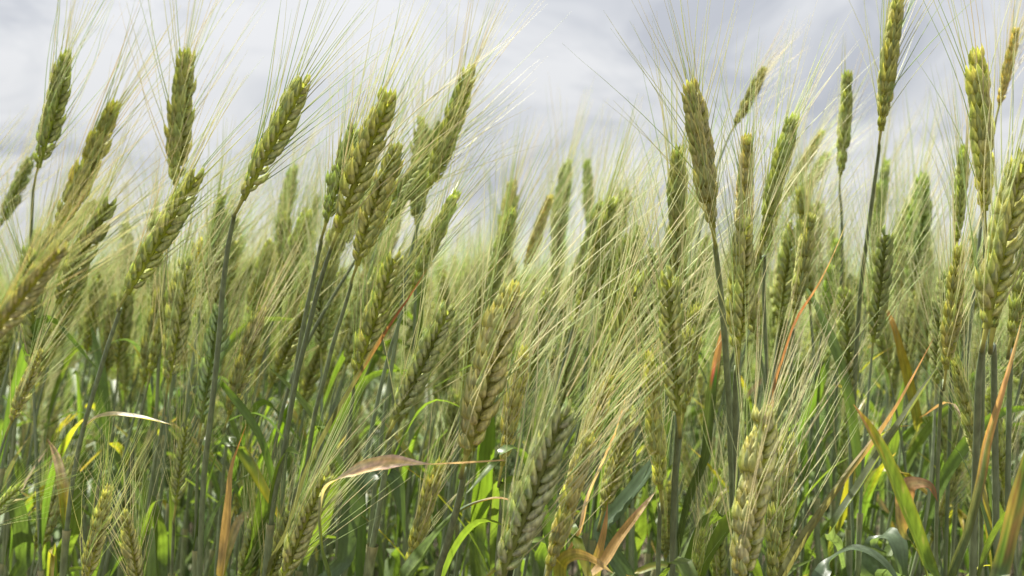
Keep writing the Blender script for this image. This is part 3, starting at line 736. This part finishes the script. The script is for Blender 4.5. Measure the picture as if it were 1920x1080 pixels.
# ------------------------------------------------------------------ the stalks in the rows behind, copies of a few kinds
def proto(i, lean):
    g = np.random.default_rng(500 + i)
    H = .74
    root = bpy.data.objects.new('wheat_stalk', None)
    root.empty_display_size = .05
    COL.objects.link(root)
    h = np.linspace(0, 1, 9)
    wob = g.normal(0, .004, (9, 2)) * h[:, None]
    x = lean * .20 * h ** 3 + wob[:, 0] + .02 * np.sin(h * 3 + i) * h
    y = wob[:, 1]
    curve = spline(np.stack([x, y, h * H - .015 * (h == 0)], 1)[::-1], 50)
    tn = unit(curve[0] - curve[3])
    link('stem', stem_shape(curve, .00125, .0017, i, sides=6), M_STEM, root)
    zs = .48 + .16 * g.random()
    link('sheath', sheath_shape(curve[curve[:, 2] < zs], i, .0023, sides=6), M_STEM, root)
    z = unit(tn + np.array([lean * .25, 0, 0]))
    xx = unit(np.array([1.0, 0, 0]) - z[0] * z)
    yy = np.cross(z, xx)
    ro = g.random() * math.pi
    M = np.stack([xx * math.cos(ro) + yy * math.sin(ro), -xx * math.sin(ro) + yy * math.cos(ro), z], 1)
    ear, beard = ear_shape(.080 + .02 * g.random(), 900 + i, 1, 6, bend=.05 * g.normal(), bdir=-ro, wide=.95 + .2 * g.random(), wind=np.array([.04 + lean * .25, 0, 0]) @ M, spread=1.25, awn_seg=5, n_awn=1.8,
                           tint=np.array([.95, 1.0, .85]) * (1 + g.normal(0, .06)))
    eo = link('ear', place(ear, M, curve[0]), M_EAR, root)
    link('beard', place(beard, M, curve[0]), M_AWN, eo)
    for j in range(2):
        zt = zs - .12 * j
        top = curve[np.argmin(np.abs(curve[:, 2] - zt))]
        low_leaf(root, top, 40 * i + j * 7, 0.85 - .1 * j)
    root['tip'] = float((curve[0] + z * .09)[2])
    root['tipx'] = float((curve[0] + z * .05)[0])
    return root

PROTOS = [(proto(i, l), l) for i, l in enumerate((0, 0, .15, .15, .3, .3, .5, .5, .7, .7))]
used = set()
def place_stalk(x, y, tipz, lean, turn):
    i = min(range(len(PROTOS)), key=lambda k: abs(PROTOS[k][1] - lean) + random.random() * .12)
    src = PROTOS[i][0]
    s = min(1.22, max(.78, tipz / src['tip']))
    if i in used:
        r = src.copy()
        COL.objects.link(r)
        for ch in src.children:
            c = ch.copy()
            COL.objects.link(c)
            c.parent = r
            for gch in ch.children:
                d = gch.copy()
                COL.objects.link(d)
                d.parent = c
    else:
        r = src
        used.add(i)
    w = s * (.92 + .16 * random.random())
    r.scale = (w, w, s)
    r.rotation_euler = (0, 0, turn)
    r.location = (x - src['tipx'] * w * math.cos(turn), y, 0)
    return r

spots, tries = [], 0
N_MID = 230
while len(spots) < N_MID and tries < 60000:
    tries += 1
    d = math.sqrt(rng.uniform(.82 ** 2, 1.55 ** 2))
    x = rng.uniform(-1, 1) * (.455 * d + .03)
    tz = CAM_H + rng.choice([rng.normal(.045, .04), rng.normal(-.06, .06), rng.normal(-.17, .04)], p=[.52, .27, .21])
    px, py = 960 + x / d * F, 540 - (tz - CAM_H) / d * F
    if py < 330 and rng.random() < .6:
        continue
    if any(q[3] < .92 and d < q[3] + .03 and abs(px - q[0]) < 45 and abs(py + .05 / d * F - q[1]) < 190 for q in HEROES):
        continue
    if any((x - a) ** 2 + (d - b) ** 2 < .030 ** 2 for a, b, *_ in spots):
        continue
    spots.append((x, d, tz, px, py))
spots.sort(key=lambda s: s[1])
REFS = [(h[0], h[1], h[2]) for h in HEROES if h[2]]
count = {}
ORD = ['first', 'second', 'third', 'fourth', 'fifth', 'sixth', 'seventh', 'eighth', 'ninth', 'tenth']
mids = []
for x, d, tz, px, py in spots:
    lean = max(0, .42 - .32 * (px / 1920) + rng.normal(0, .16))
    r = place_stalk(x, d, tz, lean, rng.normal(0, .5))
    ex, ey = px, py + .05 / d * F
    k = min(range(len(REFS)), key=lambda q: (REFS[q][0] - ex) ** 2 + (REFS[q][1] - ey) ** 2)
    dx, dy = ex - REFS[k][0], ey - REFS[k][1]
    side = ('below' if dy > 0 else 'above') if abs(dy) > abs(dx) * 1.6 else ('right of' if dx > 0 else 'left of')
    soft = 'soft' if d < 1.1 else 'blurred' if d < 1.35 else 'small blurred'
    mids.append((r, k, side, soft, math.hypot(dx, dy)))
for r, k, side, soft, dist in sorted(mids, key=lambda m: m[4]):
    n = count.get((k, side, soft), 0)
    count[(k, side, soft)] = n + 1
    r['category'] = 'wheat'
    r['group'] = GROUP
    r['label'] = f"{soft} wheat stalk, {ORD[min(n, 9)]} behind and {side} {REFS[k][2]}"
for o, _ in PROTOS:
    del o['tip'], o['tipx']
for o in list(COL.objects):
    for key in ('tip', 'tipx'):
        if key in o:
            del o[key]

# ------------------------------------------------------------------ the crowd of stalks beyond, one mass
def field_kind(i, fine):
    g = np.random.default_rng(3000 + i + 100 * fine)
    out = Geo()
    lean = [0, .15, .3, .45][i % 4]
    H = .74
    h = np.linspace(0, 1, 5)
    curve = np.stack([lean * .2 * h ** 3, h * 0, h * H], 1)[::-1]
    v, q = tubes(curve[None], np.linspace(.0013, .002, 5)[None], 3)
    out.add(v, q, None, np.array([.10, .14, .06]))
    z = unit(np.array([lean * .75, 0, 1.0]))
    xx = unit(np.array([1.0, 0, 0]) - z[0] * z)
    yy = np.cross(z, xx)
    ro = g.random() * 3
    M = np.stack([xx * math.cos(ro) + yy * math.sin(ro), -xx * math.sin(ro) + yy * math.cos(ro), z], 1)
    ear, beard = ear_shape(.085, 4000 + i, 0, 5 if fine else 3, nsp=16 if fine else 9, wide=1.15 if fine else 1.9, n_awn=2.0 if fine else 1.4, awn_seg=4 if fine else 2, awn_tint=(.88, 1.0, .85), awn_r=.85 if fine else 1.6, spread=1.2,
                           wind=np.array([.04 + lean * .25, 0, 0]) @ M, tint=np.array([.95, 1.0, .85]))
    for ge in (place(ear, M, curve[0]), place(beard, M, curve[0])):
        out.add(*[a if a.size else None for a in ge.arrays()[:3]], ge.arrays()[3])
    for j in range(2):
        a = g.random() * 6.28
        hd = np.array([math.cos(a), math.sin(a), 0])
        top = np.array([0, 0, .50 - .12 * j])
        l = .2 + .08 * g.random()
        p = [top, top + hd * l * .3 + [0, 0, l * .5], top + hd * l * .9 + [0, 0, l * (.5 - .6 * g.random())]]
        lf = leaf_shape(spline(p, 5), .009, np.array([0, 0, 1]) - hd * .5, i + j, cols=((0, GREEN), (1, LIME)), across=3)
        av = lf.arrays()
        out.add(av[0], av[1], None, av[3])
    return out.arrays()

def scatter(kinds, n, d0, d1, half, up):
    Vs, Qs, Cs, base = [], [], [], 0
    d = np.sqrt(rng.uniform(d0 ** 2, d1 ** 2, n)) if d1 / d0 < 4 else np.exp(rng.uniform(math.log(d0), math.log(d1), n))
    x = rng.uniform(-1, 1, n) * (half * d + .3)
    ki = rng.integers(0, len(kinds), n)
    sz = np.where(rng.random(n) < .6, rng.normal(.765 + up, .042, n), rng.normal(.69, .05, n)) / .82
    a = rng.normal(0, .5, n)
    tone = 1 + rng.normal(0, .12, (n, 1)) * np.array([[1, 1, 1]]) + rng.normal(0, .05, (n, 3))
    for k, (v, q, t, c) in enumerate(kinds):
        s = np.nonzero(ki == k)[0]
        ca, sa = np.cos(a[s])[:, None], np.sin(a[s])[:, None]
        X = v[None, :, 0] * ca - v[None, :, 1] * sa + x[s][:, None]
        Y = v[None, :, 0] * sa + v[None, :, 1] * ca + d[s][:, None]
        Z = v[None, :, 2] * sz[s][:, None]
        Vs.append(np.stack([X, Y, Z], -1).reshape(-1, 3))
        Cs.append((c[None] * tone[s][:, None]).reshape(-1, 3))
        Qs.append((q[None] + (np.arange(len(s)) * len(v))[:, None, None]).reshape(-1, 4) + base)
        base += len(s) * len(v)
    return np.concatenate(Vs), np.concatenate(Qs), np.concatenate(Cs)

fine = [field_kind(i, 1) for i in range(8)]
coarse = [field_kind(i, 0) for i in range(6)]
v1, q1, c1 = scatter(fine, 1150, 1.5, 3.0, .50, .04)
v2, q2, c2 = scatter(fine, 1700, 2.95, 6.0, .52, .0)
v3, q3, c3 = scatter(coarse, 6000, 5.8, 45.0, .55, 0)
fo = bpy.data.objects.new('wheat_field', make_mesh('wheat_field', np.concatenate([v1, v2, v3]), np.concatenate([q1, q2 + len(v1), q3 + len(v1) + len(v2)]), np.zeros((0, 3), int), np.concatenate([c1, c2, c3]), M_FIELD))
COL.objects.link(fo)
fo['kind'] = 'stuff'
fo['label'] = 'far rows of the wheat field melting into a soft green band'
fo['category'] = 'wheat field'
